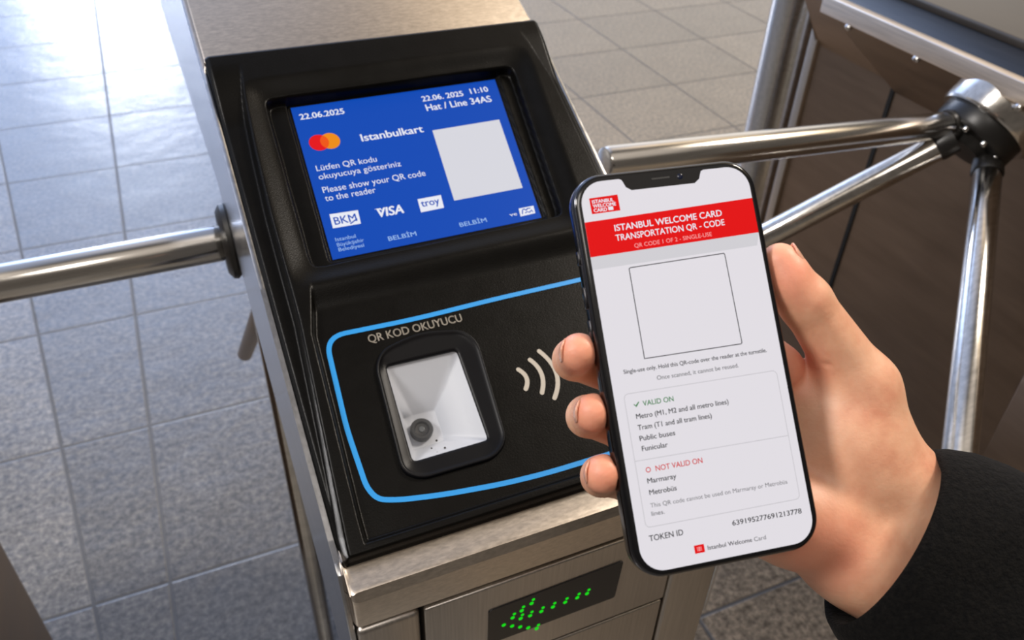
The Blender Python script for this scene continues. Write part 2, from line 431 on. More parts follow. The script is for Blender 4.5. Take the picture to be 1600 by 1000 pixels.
# lower reader plate, stepped down from the screen housing
pl = interp(Vv, [(0, .0150), (.022, .0150), (.152, .0195), (.172, .0243), (.192, .029), (.21, .033)])
pr_ = FW-interp(Vv, [(0, .0130), (.15, .0170), (.172, .0210), (.192, .0260), (.21, .030)])
plate = np.minimum.reduce([U-pl, pr_-U, .1915-Vv+0*U, Vv-.008])
low = sst(np.minimum(plate, (.1915-Vv)*.16), 0, .0035)
H = H*(1-low)+.0025*low
sill = sst(Vv, .0, .004); H = H*sill
d_rec = quad_d(REC); H = H*(1-sst(d_rec, 0, .0022))+(-.0042)*sst(d_rec, 0, .0022)
d_lip = quad_d(grow(SCR, .0035), .0012); H -= .0028*sst(d_lip, 0, .0014)
edge = np.minimum.reduce([U, FW-U]); H -= .0022*(1-sst(edge, 0, .003)); H -= .002*(1-sst(FL-Vv, 0, .003))
P3 = (np.array([GX, GY, GZ])-np.array(ROOT))[None, None, :]+U[..., None]*np.array([1, 0, 0])+Vv[..., None]*np.array(EV)+H[..., None]*np.array(EN)
WIN = [(.0590, .0502), (.1122, .0505), (.1124, .1188), (.0612, .1195)]
d_win = quad_d(grow(WIN, .004), .0005)
idx = np.arange(nu*nv).reshape(nv, nu)
q4 = np.stack([idx[:-1, :-1], idx[:-1, 1:], idx[1:, 1:], idx[1:, :-1]], -1).reshape(-1, 4)
keep = d_win[:-1, :-1].reshape(-1) < 0
faces = [tuple(int(x) for x in r_) for r_ in q4[keep]]
verts = [tuple(p) for p in P3.reshape(-1, 3)]
# skirt that folds down behind the face
rim = [int(x) for x in np.r_[idx[0, :], idx[1:, -1], idx[-1, -2::-1], idx[-2:0:-1, 0]]]
b0 = len(verts); verts += [tuple(Vector(verts[k])-EN*.012) for k in rim]
for k in range(len(rim)):
    k2 = (k+1) % len(rim); faces.append((rim[k2], rim[k], b0+k, b0+k2))
mesh_obj('reader_face', verts, faces, M['plastic'], gate, smooth=True)['label'] = 'sloping textured black plastic face'

# --- display and what it shows (millimetres on the sheet)
DN = -6.6
disp = Flat(); disp.poly([(p[0]*1000, p[1]*1000) for p in SCR], M['scr_blue'], DN)
display = disp.build('display', Fmm, gate, 'lit blue screen with white writing')
t = Lines(Fmm, display); n_ = DN+.15
tw = M['scr_white']
t.text('22.06.2025', 58.6, 340.2, 35, 5.4, tw, n_, .022); t.text('22.06. 2025', 158.8, 341.2, 35.7, 5.3, tw, n_, .022)
t.text('11:10', 201.4, 342.1, 15.7, 5.3, tw, n_, .022); t.text('Hat / Line 34AS', 159.4, 331.2, 57, 6.4, tw, n_, .018)
t.text('Istanbulkart', 99.6, 311.2, 50.6, 6.9, tw, n_, .020)
t.text('Lütfen QR kodu', 58.7, 290.4, 47, 5.2, tw, n_, .002); t.text('okuyucuya gösteriniz', 58.5, 282.5, 64.4, 5.2, tw, n_, .002)
t.text('Please show your QR code', 58.4, 270.1, 80.6, 5.4, tw, n_, .002); t.text('to the reader', 58.2, 262.6, 38.8, 5.4, tw, n_, .002)
v_ = Flat(); v_.text('VISA', 91.6, 240.6, 20.6, 7.6, tw, n_, .035, shear=.18)
v_.poly([(91.0, 248.3), (96.0, 248.3), (97.6, 244.6), (95.5, 246.9)], tw, n_); v_.build('badge', Fmm, display, 'bold slanted white letters')
pb = M['scr_pale']
t.text('Istanbul', 56.4, 227.2, 15, 3.1, pb, n_, .006); t.text('Büyükşehir', 56.4, 222.6, 19.9, 3.1, pb, n_, .006); t.text('Belediyesi', 56.4, 218.4, 18.8, 3.1, pb, n_, .006)
t.text('BELBİM', 94.0, 219.1, 21.6, 3.7, pb, n_, .012); t.text('BELBİM', 150.3, 219.1, 22, 3.7, pb, n_, .012); t.text('ve', 191.8, 219.7, 6.2, 3.2, tw, n_, .004)
t = Flat()
t.poly(circle(66.9, 316.2, 7.6), M['scr_red'], n_); t.poly(circle(75.6, 316.2, 7.6), M['scr_orange'], n_+.05)
lens = [(71.25+math.sin(x)*0, 0) for x in ()]
h_ = math.sqrt(7.6**2-4.35**2); a0 = math.atan2(h_, 4.35)
arc = [(66.9+7.6*math.cos(x), 316.2+7.6*math.sin(x)) for x in np.linspace(-a0, a0, 14)]+[(75.6+7.6*math.cos(x), 316.2+7.6*math.sin(x)) for x in np.linspace(math.pi-a0, math.pi+a0, 14)]
t.poly(arc, M['scr_mid'], n_+.1)
t.build('card_emblem', Fmm, display, 'overlapping red and orange discs')
t = Flat(); t.poly([(57.8, 250.9), (79.1, 250.1), (78.1, 238.1), (57.2, 238.5)], M['scr_white'], n_)
t.text('BKM', 59.6, 241.0, 16.6, 6.6, M['scr_blue'], n_+.1, .012); t.strip([(70.5, 239.6), (76.6, 242.8)], 1.0, M['scr_blue'], n_+.1)
t.build('badge', Fmm, display, 'white badge with blue letters BKM')
t = Flat(); t.poly([(125.8, 250.1), (144.7, 250.2), (143.5, 238.4), (124.8, 238.1)], M['scr_white'], n_)
t.text('troy', 127.2, 242.6, 14.4, 6.2, M['scr_blue'], n_+.1, .018)
t.build('badge', Fmm, display, 'white badge with blue letters troy')
t = Flat(); t.poly([(157.4, 311.3), (153.3, 243.0), (211.3, 243.2), (215.9, 312.0)], M['scr_panel'], n_)
t.build('code_panel', Fmm, display, 'blank white square panel')
t = Flat(); t.poly([(201.0, 225.2), (213.9, 225.3), (212.8, 218.3), (200.0, 217.9)], M['scr_white'], n_)
t.strip([(202.2, 219.5), (203.6, 223.3), (205.2, 223.9), (206.5, 222.4), (208, 223.8), (210.6, 223.6)], .9, M['scr_blue'], n_+.1)
t.strip([(204.8, 220.0), (206.6, 221.1), (208.4, 220.0), (210.8, 221.6), (211.4, 219.6)], .8, M['scr_blue'], n_+.1)
t.build('badge', Fmm, display, 'small white badge at the lower right corner')

# --- code reader window
win_out = round_poly([(50.2, 44.5), (61, 37.0), (112.0, 36.8), (123.6, 45.5), (128.6, 121.0), (121.0, 132.0), (90.0, 138.0), (62.0, 131.5), (54.2, 121.0)], [7, 6, 7, 7, 7, 9, 14, 9, 7], 8)
cen = np.array([87., 85.]); NW = 160
inn = round_poly([(p[0]*1000, p[1]*1000) for p in WIN], 3, 6)
Lo = ray_resample(win_out, NW, cen); Li = ray_resample(inn, NW, cen)
def mixl(t_, n): return [Fmm(*(Lo[k]*(1-t_)+Li[k]*t_), n) for k in range(NW)]
def scl(lp, s_, n): return [Fmm(*((lp[k]-cen)*s_+cen), n) for k in range(NW)]
V_, F_ = loft([scl(Lo, 1.0, 2.2), scl(Lo, .995, 4.4), scl(Lo, .982, 5.4), scl(Lo, .965, 5.5), scl(Lo, .945, 4.6), mixl(.35, 4.0), mixl(.85, 3.6), mixl(1.0, 3.2), scl(Li, .99, 2.6), scl(Li, .99, -2.5)])
mesh_obj('reader_frame', V_, F_, M['gloss_black'], gate, smooth=True)['label'] = 'gloss black arched frame'
# tapering white well behind the pane
bk = np.array([(66.0, 64.0), (88.0, 64.0), (88.0, 87.0), (66.0, 87.0)]); Lb = ray_resample([tuple(p) for p in bk], NW, np.array([77., 75.5]))
Lw = ray_resample(inn, NW, np.array([77., 75.5]))
def wl(t_, n): return [Fmm(*(Lw[k]*(1-t_)*1.0+Lb[k]*t_), n) for k in range(NW)]
V_, F_ = loft([[Fmm(*((Lw[k]-cen)*1.0+cen), .8) for k in range(NW)], wl(.35, -5), wl(.7, -11), wl(.98, -17), wl(1, -17.6)], (False, True))
well = mesh_obj('reader_well', V_, F_, M['cavity'], gate, smooth=True); well['label'] = 'white reflector well with a small camera'
c_ = Fmm(75.0, 75.0, -17.5)
bm = lathe_bm(c_, EN, [(0, .0078), (.004, .0078), (.005, .0070), (.005, .0052), (.0035, .0042), (.003, 0)], 40)
lens_o = bm_obj('camera_lens', bm, plain('lens_barrel_grey', (.035, .037, .042), .3), well); lens_o['label'] = 'dark round lens'
bm = lathe_bm(Fmm(75.0, 75.0, -14.4), EN, [(0, .0024), (.0008, .0018), (.001, 0)], 24); bm_obj('lens_glass', bm, plain('lens_glass_grey', (.12, .13, .14), .1), well)
dots = Flat()
for x, y, r_ in ((80.5, 62.5, .8), (75.4, 58.0, .6), (83.8, 55.6, .75), (77.9, 53.6, .7)):
    t0 = Fmm(x, y, -8.2); dots.poly(circle(x, y, r_, 16), M['gap'], -3.2-(y-52)*.32)
pane = Flat(); pane.poly(inn, M['pane'], 2.3); pane.build('reader_pane', Fmm, gate)
dots.build('speck', Fmm, well, 'small dark specks')

# --- printed marks on the plate
t = Flat()
loop_pts = round_poly([(28.4, 150.2), (25.0, 84.0), (26.6, 43.0), (31.0, 33.5), (44, 29.3), (71.1, 24.4), (112, 19.6), (144.5, 17.9), (243, 17.6), (254.5, 24), (256, 149.5), (150, 149.6), (92, 148.4)], [14, 10, 12, 8, 12, 20, 20, 12, 10, 10, 12, 20, 20], 8)
lp = resample(loop_pts, 400); t.strip([tuple(p) for p in lp], 3.4, M['print_blue'], 2.9, closed=True)
t.build('printed_loop', Fmm, gate, 'bright blue outline with rounded corners')
t = Flat(); t.text('QR KOD OKUYUCU', 55.6, 138.6, 67.8, 5.9, M['print_white'], 2.9, .010); t.build('lettering', Fmm, gate, 'pale lettering QR KOD OKUYUCU')
t = Flat()
for (xa, ya), (xb, yb), (xc, yc) in (((149.3, 93.0), (152.7, 85.6), (149.3, 78.0)), ((160.0, 97.8), (164.2, 85.5), (159.4, 72.3)), ((168.9, 102.4), (174.8, 83.5), (166.6, 66.2))):
    pts = []
    for s_ in np.linspace(0, 1, 21):
        l0, l1, l2 = (s_-.5)*(s_-1)*2, -4*s_*(s_-1), 2*s_*(s_-.5); pts.append((xa*l0+xb*l1+xc*l2, ya*l0+yb*l1+yc*l2))
    t.strip(pts, 3.2, M['print_white'], 2.9)
    t.poly(circle(*pts[0], 1.6, 16), M['print_white'], 2.88); t.poly(circle(*pts[-1], 1.6, 16), M['print_white'], 2.88)
t.build('contactless_symbol', Fmm, gate, 'three pale curved waves')

# --- steel lid above the face
yt, zt = GY+FL*math.cos(TH), GZ+FL*math.sin(TH)
cp, sp_ = math.cos(PHI), math.sin(PHI)
def lidp(d, n): return (yt+d*cp-n*sp_, zt+d*sp_+n*cp)
bm = prism_bm([lidp(0, 0), lidp(.26, 0), (yt+.55, zt+.105), (yt+.70, zt+.03), (yt+.70, zt-.06), lidp(.0, -.030)], 0, GX-.001, GX+FW+.001, .0022, 3)
part('lid', bm, M['steel_x'])
# --- steel cheeks either side of the face
def cheek(x0, x1):
    y0 = GY-.0206
    poly = [(y0+.002, GZ-.045), (GY-.004, GZ-.001), (GY+.004, GZ+.0015)]+[(GY+d*math.cos(TH)-(-.0025)*math.sin(TH)*-1*0, GZ+d*math.sin(TH)-.003) for d in (.02, .2, .385)]+[lidp(.0, -.006), lidp(.26, -.004), (yt+.55, zt+.10), (yt+.70, zt+.03), (yt+.70, .985), (.78, 1.0), (.67, .955), (.555, .905), (.46, .865), (.36, .815), (y0+.002, .79)]
    return prism_bm(poly, 0, x0, x1, .0006, 1)
part('side_panel', cheek(GX-.0042, GX-.0006), M['steel_side'])
part('side_panel', cheek(GX+FW+.0006, GX+FW+.0042), M['steel_side'])
# inner shell that closes the housing
bm = prism_bm([(GY+.012, GZ-.06), (GY+.012, GZ-.018), (yt, zt-.035), (yt+.69, zt-.05), (yt+.69, .99), (.78, 1.005), (.555, .91), (.36, .82), (GY+.012, .80)], 0, GX+.001, GX+FW-.001)
part('inner_shell', bm, M['gap'])
# --- steel sill under the face
yf = GY-.0206; zl = GZ-.0038
bm = prism_bm([(yf, zl-.0335), (yf, zl-.002), (yf+.0012, zl), (GY+.002, GZ-.0006), (GY+.02, GZ+.0075), (GY+.02, zl-.0335)], 0, GX-.0005, GX+FW+.0005, .0045, 4)
part('sill', bm, M['steel_x'])
# --- front panels with dark gaps between them
z1 = GZ-.0395
part('front_panel', box_bm((GX+.0430, yf, .8375), (GX+.2335, yf+.012, z1), .0016, 3), M['steel_v'])
part('front_panel', box_bm((GX+.0430, yf, .60), (GX+.2325, yf+.012, .8345), .0016, 3), M['steel_v'])
part('corner_panel', box_bm((GX, yf, .55), (GX+.0405, yf+.03, z1), .004, 4), M['steel_v'])
part('corner_panel', box_bm((GX+.2355, yf, .55), (GX+FW, yf+.03, z1), .004, 4), M['steel_v'])
part('front_backing', box_bm((GX+.004, yf+.012, .56), (GX+FW-.004, yf+.028, z1+.008)), M['gap'])
# --- direction sign with a green arrow of lamps
def Fr(u, z, n=0.): return Vector((GX+u, yf-n, z))-ROOT
sgn_poly = round_poly([(.0868, .8655), (.1868, .8655), (.1890, .9075), (.0868, .9050)], .0025, 4)
V_, F_ = loft([[Fr(u, z, -.002) for u, z in sgn_poly], [Fr(u, z, .0009) for u, z in sgn_poly]], (False, True))
sign = mesh_obj('direction_sign', V_, F_, M['led_panel'], gate); sign['label'] = 'black sign with a green arrow of lamps'
base = [(.0982, .8828), (.1046, .8877), (.1112, .8923), (.1184, .8967), (.1046, .8778), (.1108, .8730), (.1172, .8681), (.1240, .8630), (.1108, .8832), (.1180, .8824), (.1265, .8826), (.1355, .8828), (.1450, .8830), (.1545, .8832), (.1622, .8838)]
leds_and_glints = []
for i_, (u, z) in enumerate(base):
    leds_and_glints.append((u, z, .00165))
    if i_ not in (0, 4, 5, 6): leds_and_glints.append((u+.0012, z+.0038, .0013))  # reflections above the lamps, modelled as smaller glowing dots
proto = None
for u, z, r_ in leds_and_glints:
    if proto is None:
        bm = lathe_bm((0, 0, 0), (0, -1, 0), [(0, 1), (.35, .9), (.6, .6), (.7, 0)], 14)
        proto = bm_obj('led', bm, M['led'], sign); o = proto; o['label'] = 'glowing green lamp'
    else:
        o = proto.copy(); COL.objects.link(o)
    o.location = Fr(u, z, .0009); o.scale = (r_, r_*.6, r_)
# --- pedestal down to the floor
part('pedestal', prism_bm([(.40, 0), (.40, .83), (.555, .90), (.78, .995), (1.02, .99), (1.02, 0)], 0, GX+.050, GX+FW-.004, .006, 3), M['steel_side'])
# --- three-arm barrier head on the left
c0 = Vector((.031, .733, .957))-ROOT
hub = bm_obj('barrier_hub', lathe_bm(c0, (1, 0, 0), [(-.004, 0), (-.004, .030), (0, .036), (.004, .037), (.008, .034), (.009, .0)], 64), M['blackmetal'], gate); hub['label'] = 'black flange of the three-arm barrier'
bm_obj('hub_boss', lathe_bm(c0, (1, 0, 0), [(.007, 0), (.007, .026), (.02, .028), (.02, 0)], 64), M['chrome'], hub)
bm_obj('barrier_arm', tube_bm(Vector((.030, .733, .957))-ROOT, Vector((-.315, .733, .957))-ROOT, .0175, .005), M['tube'], gate)
bm_obj('barrier_arm', tube_bm(Vector((.088, .76, .925))-ROOT, Vector((.0440, 1.22, .43))-ROOT, .0125, .004), M['steel_dark'], gate)
bm_obj('support_post', tube_bm(Vector((.0525, .715, .0))-ROOT, Vector((.0525, .715, .93))-ROOT, .0115, .001), M['tube'], gate)

# ================================================================== second gate across the passage
R2 = Vector((1.25, .70, 0))
g2 = empty('ticket_gate', R2, 'dark steel ticket gate across the passage with its three bare barrier arms', 'ticket gate')
def part2(name, bm_, mat, angle=40): return bm_obj(name, bm_, mat, g2, True, angle, base=R2)
YN, YF = -.35, 1.155
part2('lid_skirt', prism_bm([(1.0, .984), (1.0, 1.011), (1.012, 1.013), (1.04, 1.013), (1.04, .984)], 1, YN, 1.05, .0015, 2), M['steel_warm'])
part2('lid_chamfer', prism_bm([(1.010, 1.0125), (1.040, 1.034), (1.06, 1.034), (1.06, 1.0125)], 1, YN, 1.06, .001, 2), M['steel_grey'])
part2('lid', box_bm((1.038, YN, 1.030), (1.42, 1.08, 1.044), .004, 3), M['steel_lid'])
# sloped plate under the lid that carries the hub; its far end tapers in
bm = bmesh.new()
q = [(1.004, YN, .986), (1.004, 1.030, .986), (1.112, .955, .872), (1.112, YN, .872)]
A = [bm.verts.new(p) for p in q]; B = [bm.verts.new((p[0]+.04, p[1], p[2]+.012)) for p in q]
bm.faces.new(A); bm.faces.new(B[::-1])
for k in range(4): bm.faces.new((A[k], A[(k+1) % 4], B[(k+1) % 4], B[k]))
part2('hub_plate', bm, M['steel_dark'])
part2('pedestal', prism_bm([(1.115, 0), (1.115, .885), (1.05, .98), (1.05, 1.02), (1.40, 1.02), (1.40, 0)], 1, YN, YF, .004, 2), M['steel_dark'])
for y in (.985, .844, .668, .52): bm_obj('bolt', lathe_bm(Vector((1.006, y, .982))-R2, (-1, 0, -1), [(0, .006), (.005, .006), (.007, .004), (.007, 0)], 16), M['chrome'], g2)
for y in (.958, .40): part2('panel_seam', box_bm((1.1125, y, .02), (1.117, y+.008, .88)), M['gap'])
part2('kick_panel', prism_bm([(-.2, .02), (-.2, .60), (.555, .60), (.550, .40), (.52, .02)], 0, 1.098, 1.1135, .003, 2), M['steel_dark'])
part2('end_column', lathe_bm((1.172, 1.275, 0), (0, 0, 1), [(0, 0), (0, .060), (1.10, .060), (1.104, .056), (1.104, 0)], 48), M['tube'])
part2('end_trim', box_bm((1.108, 1.152, 0), (1.13, 1.172, 1.02), .002, 2), M['steel_x'])
# barrier head: a steel ring with a black bolted face and three bare arms
ax = Vector((-1, 0, -1)).normalized(); c0 = Vector((1.008, .722, .907))-R2
hub = bm_obj('barrier_hub', lathe_bm(c0-ax*.085, ax, [(0, 0), (0, .067), (.056, .067), (.060, .064), (.060, .0)], 72), M['tube'], g2); hub['label'] = 'round steel hub of the three-arm barrier'
bm_obj('hub_face', lathe_bm(c0-ax*.026, ax, [(0, .058), (.020, .058), (.026, .054), (.028, .040), (.040, .032), (.042, 0)], 72), M['blackmetal'], hub)
s_ = ax.orthogonal().normalized(); t_ = ax.cross(s_)
for k in range(10):
    an = 2*math.pi*k/10+.3; p = c0+ax*.001+(s_*math.cos(an)+t_*math.sin(an))*.048
    bm_obj('bolt', lathe_bm(p, ax, [(-.002, .0042), (.004, .0042), (.0055, .003), (.0055, 0)], 16), M['chrome'], hub)
for p0, p1 in (((.975, .731, .933), (.440, .731, .970)), ((.958, .718, .915), (.640, .868, .647)), ((1.005, .676, .888), (.710, .370, .722))):
    a_ = Vector(p0)-R2; b_ = Vector(p1)-R2; d_ = (b_-a_).normalized()
    arm = bm_obj('barrier_arm', tube_bm(a_, b_, .0185, .005), M['tube'], g2)
    bm_obj('arm_socket', lathe_bm(a_-d_*.012, d_, [(0, 0), (0, .0195), (.020, .0205), (.024, .0188)], 40), M['blackmetal'], arm)

# ================================================================== gate end at the near left
R3 = Vector((-.52, .75, 0))
bm = bmesh.new()
g3 = empty('ticket_gate', R3, 'dark rounded steel end of another gate, cut off by the lower left corner', 'ticket gate')
bm = box_bm((-.70, .42, 0), (-.352, 1.03, 1.02)); 
es = [e_ for e_ in bm.edges if abs(e_.verts[0].co.z-e_.verts[1].co.z) > .5]
bmesh.ops.bevel(bm, geom=es, offset=.045, segments=10, profile=.5, affect='EDGES')
bm_obj('pedestal', bm, M['steel_dark'], g3, True, 40, base=R3)
bm_obj('lid', box_bm((-.71, .41, 1.02), (-.342, 1.04, 1.045), .008, 3), M['steel_x'], g3, True, 40, base=R3)

# ================================================================== the phone
PR = np.array([[.9836, .1066, -.1454], [-.1784, .6921, -.6994], [.0261, .7139, .6998]])
PM = Matrix.Identity(4)
#PHONE_ROT
for i in range(3):
    for j in range(3): PM[i][j] = PR[i][j]
#PHONE_LOC
PM.translation = (0.1564, 0.1818, 1.2067)
phone = empty('smartphone', None, 'black smartphone held in the hand showing a red and white ticket page', 'phone', mat=PM)
def Pm(x, y, n=0.): return Vector((x*.001, y*.001, n*.001))
PWm, PHm, PT = 70.9, 143.6, 7.7
def outl(ins, r, n=12): return rrect(-PWm/2+ins, -PHm/2+ins, PWm/2-ins, PHm/2-ins, r, n)
R0 = 11.5
V_, F_ = loft([[Pm(x, y, z) for x, y in outl(i_, R0-i_*.6)] for i_, z in ((1.6, -7.7), (.7, -7.4), (.15, -6.6), (0, -5.4), (0, -2.4), (.15, -1.2), (.5, -.45), (1.1, -.08), (1.7, 0))], (True, True))
band = mesh_obj('case_band', V_, F_, M['graphite'], phone, smooth=True); band['label'] = 'polished dark metal band'
V_, F_ = loft([[Pm(x, y, z) for x, y in outl(i_, R0-i_*.6)] for i_, z in ((.75, -.3), (.95, .10), (1.5, .30), (2.2, .36))], (False, True))
glass = mesh_obj('front_glass', V_, F_, M['phone_glass'], phone, smooth=True); glass['label'] = 'black glass border'
for y0_, y1_ in ((12, 20), (24, 32), (40, 45)):
    bm_obj('side_button', box_bm((-.0360, y0_*.001, -.0052), (-.0352, y1_*.001, -.0026), .0003, 2), M['graphite'], phone)
# lit page with a notch cut from the top
x0, x1, y0_, y1_ = -32.4, 32.6, -69.3, 68.9
page = []
for cx, cy, a0_ in ((x1-8.5, y1_-8.5, 0),):
    for k in range(10): t_ = math.radians(90*k/9); page.append((cx+8.5*math.cos(t_), cy+8.5*math.sin(t_)))
page += [(15.6, y1_), (14.6, y1_-.4), (14.1, y1_-1.4), (13.4, y1_-3.2), (11.4, y1_-4.6), (-13.0, y1_-4.6), (-15.0, y1_-3.2), (-15.7, y1_-1.4), (-16.2, y1_-.4), (-17.2, y1_)]
for cx, cy, a0_ in ((x0+8.5, y1_-8.5, 90), (x0+8.5, y0_+8.5, 180), (x1-8.5, y0_+8.5, 270)):
    for k in range(10): t_ = math.radians(a0_+90*k/9); page.append((cx+8.5*math.cos(t_), cy+8.5*math.sin(t_)))
p = Flat(); p.poly(page, M['ph_white'], .42); screen = p.build('screen', Pm, phone, 'lit white ticket page')
q_ = .50
p = Flat(); p.poly([(x0, 54.5), (x1, 56.3), (x1, 43.2), (x0, 41.8)][::-1], M['ph_red'], q_)
p.text('ISTANBUL WELCOME CARD', -21.8, 50.1, 41.4, 2.3, M['scr_white'], q_+.05, .016, skew=.021)
p.text('TRANSPORTATION QR - CODE', -22, 46.5, 42, 2.25, M['scr_white'], q_+.05, .012, skew=.022)
p.text('QR CODE 1 OF 2 - SINGLE-USE', -15.6, 43.25, 29.9, 1.5, M['ph_pink'], q_+.05, .0, skew=.025)
p.poly([(x0, 41.8), (x1, 43.2), (x1-1.5, 38.4), (x0, 37.2)][::-1], M['ph_grey'], q_)
p.build('banner', Pm, screen, 'red banner with white title')
p = Flat(); p.poly([(-29.3, 63.0), (-18.6, 63.3), (-18.5, 57.4), (-29.2, 57.2)][::-1], M['ph_red'], q_)
p.text('ISTANBUL', -28.4, 61.0, 8.0, 1.25, M['scr_white'], q_+.05, .03); p.text('WELCOME', -28.4, 59.4, 8.6, 1.25, M['scr_white'], q_+.05, .03); p.text('CARD', -28.3, 57.8, 4.9, 1.25, M['scr_white'], q_+.05, .03)
p.poly([(-22.9, 57.9), (-21.0, 57.9), (-21.0, 59.2), (-22.9, 59.2)], M['scr_white'], q_+.05)
p.build('corner_badge', Pm, screen, 'small red badge with white letters')
p = Flat(); fr_ = [(-19.0, 3.5), (18.3, 3.55), (17.9, 37.1), (-19.0, 36.3)]
p.strip(resample(fr_, 160).tolist(), .32, M['ph_ink'], q_, closed=True); p.build('code_frame', Pm, screen, 'thin black square frame around a blank space')
p = Lines(Pm, screen); ink, ink2 = M['ph_ink'], M['ph_ink2']
p.text('Single-use only. Hold this QR-code over the reader at the turnstile.', -27.4, -.75, 54.5, 1.45, ink, q_, .014)
p.text('Once scanned, it cannot be reused.', -15.7, -4.6, 31.1, 1.5, ink2, q_, .008)
p.text('Metro (M1, M2 and all metro lines)', -25.6, -16.9, 34.7, 1.75, ink, q_, .014)
p.text('Tram (T1 and all tram lines)', -25.7, -20.8, 27.6, 1.75, ink, q_, .014)
p.text('Public buses', -25.7, -24.6, 13.1, 1.75, ink, q_, .014); p.text('Funicular', -25.5, -28.2, 9.5, 1.75, ink, q_, .014)
p.text('Marmaray', -25.5, -39.4, 10.6, 1.75, ink, q_, .014); p.text('Metrobüs', -25.5, -43.4, 10, 1.75, ink, q_, .014)
p.text('This QR code cannot be used on Marmaray or Metrobüs', -25.9, -47.7, 51.6, 1.5, ink2, q_, .0, skew=-.008); p.text('lines.', -26, -50.5, 4.7, 1.5, ink2, q_, .008)
p.text('TOKEN ID', -28.3, -58.8, 12.4, 1.95, ink, q_, .014); p.text('639195277691213778', 2.5, -58.9, 26.5, 1.75, ink, q_, .014, skew=-.012)
p.text('Istanbul Welcome', -8, -65.4, 16.6, 1.45, ink, q_, .012, skew=-.012); p.text('Card', 9.4, -65.65, 4.5, 1.45, ink2, q_, .008)
p = Flat(); rl = M['ph_line']
p.strip(resample(rrect(-28.8, -54.1, 29.4, -7.8, 1.6, 6), 300).tolist(), .22, rl, q_, closed=True); p.strip([(-28.8, -31.2), (29.4, -31.5)], .22, rl, q_)
p.build('list_frame', Pm, screen, 'pale grey rule around the lists')
p = Flat(); g_ = M['ph_green']; p.strip([(-25.7, -11.7), (-25.0, -12.5), (-23.7, -11.1)], .32, g_, q_); p.text('VALID ON', -22.4, -12.8, 11.4, 1.8, g_, q_, .012)
p.build('heading', Pm, screen, 'green heading VALID ON with a tick')
p = Flat(); r_ = M['ph_txtred']; p.strip(circle(-24.5, -34.8, .78, 24), .3, r_, q_, closed=True); p.text('NOT VALID ON', -21.8, -35.7, 17.4, 1.85, r_, q_, .012)
p.build('heading', Pm, screen, 'red heading NOT VALID ON with a ring')
p = Flat(); p.poly([(-12.9, -65.9), (-9.2, -65.9), (-9.2, -63.1), (-12.9, -63.1)], M['ph_red'], q_)
for k in range(3): p.strip([(-12.0, -64.0-.5*k), (-10.2, -64.0-.5*k)], .22, M['ph_pink'], q_+.05)
p.strip([(-11.1, -63.7), (-11.1, -65.3)], .2, M['ph_pink'], q_+.05)
p.build('footer_badge', Pm, screen, 'tiny red square badge')
bm_obj('earpiece', box_bm((-.0048, .0672, .00036), (.0022, .0679, .00046), .00004, 1), plain('earpiece_mesh', (.03, .03, .03), .6), phone)
bm_obj('selfie_camera', lathe_bm((.0062, .0674, .00036), (0, 0, 1), [(0, .0011), (.00006, .0010), (.0001, 0)], 20), plain('camera_dot', (.006, .010, .03), .1), phone)

# ================================================================== the person: hand, wrist and sleeve
def seg_d(P, a_, b_, ra, rb):
    a_ = np.array(a_, np.float32); b_ = np.array(b_, np.float32); ab = b_-a_; L2 = float(ab@ab)
    t_ = np.clip(((P-a_)@ab)/L2, 0, 1); q = P-a_-t_[:, None]*ab
    return np.sqrt((q*q).sum(1))-(ra+(rb-ra)*t_)
def smin(a_, b_, k):
    h_ = np.clip(.5+.5*(b_-a_)/k, 0, 1); return b_*(1-h_)+a_*h_-k*h_*(1-h_)
def ell_d(P, c, r, ax=None):
    q = P-np.array(c, np.float32)
    if ax is not None: q = q@np.array(ax, np.float32).T
    q = q/np.array(r, np.float32); l_ = np.sqrt((q*q).sum(1)); return (l_-1)*min(r)
FING = {   # root, knuckle, far joint, tip with radii, millimetres in the phone's frame
    'index': [((43, -7, -25), 10), ((16, 27, -40), 9.6), ((-6, 41, -31), 8.6), ((-20, 46, -19), 7.6)],
    'middle': [((22, -13, -38), 12), ((-15, 1, -44), 10), ((-37.8, 8.0, -26), 7.6), ((-40.2, 9.4, -7.2), 7.1)],
    'ring': [((9, -29, -38), 11.5), ((-17, -21, -43), 9.6), ((-36.4, -14.0, -25), 7.5), ((-38.6, -12.6, -7.0), 7.0)],
    'little': [((0, -46, -35), 11), ((-20, -41, -38), 9), ((-35.6, -36.5, -22), 7.2), ((-38.6, -34.2, -6.4), 7.0)],
}
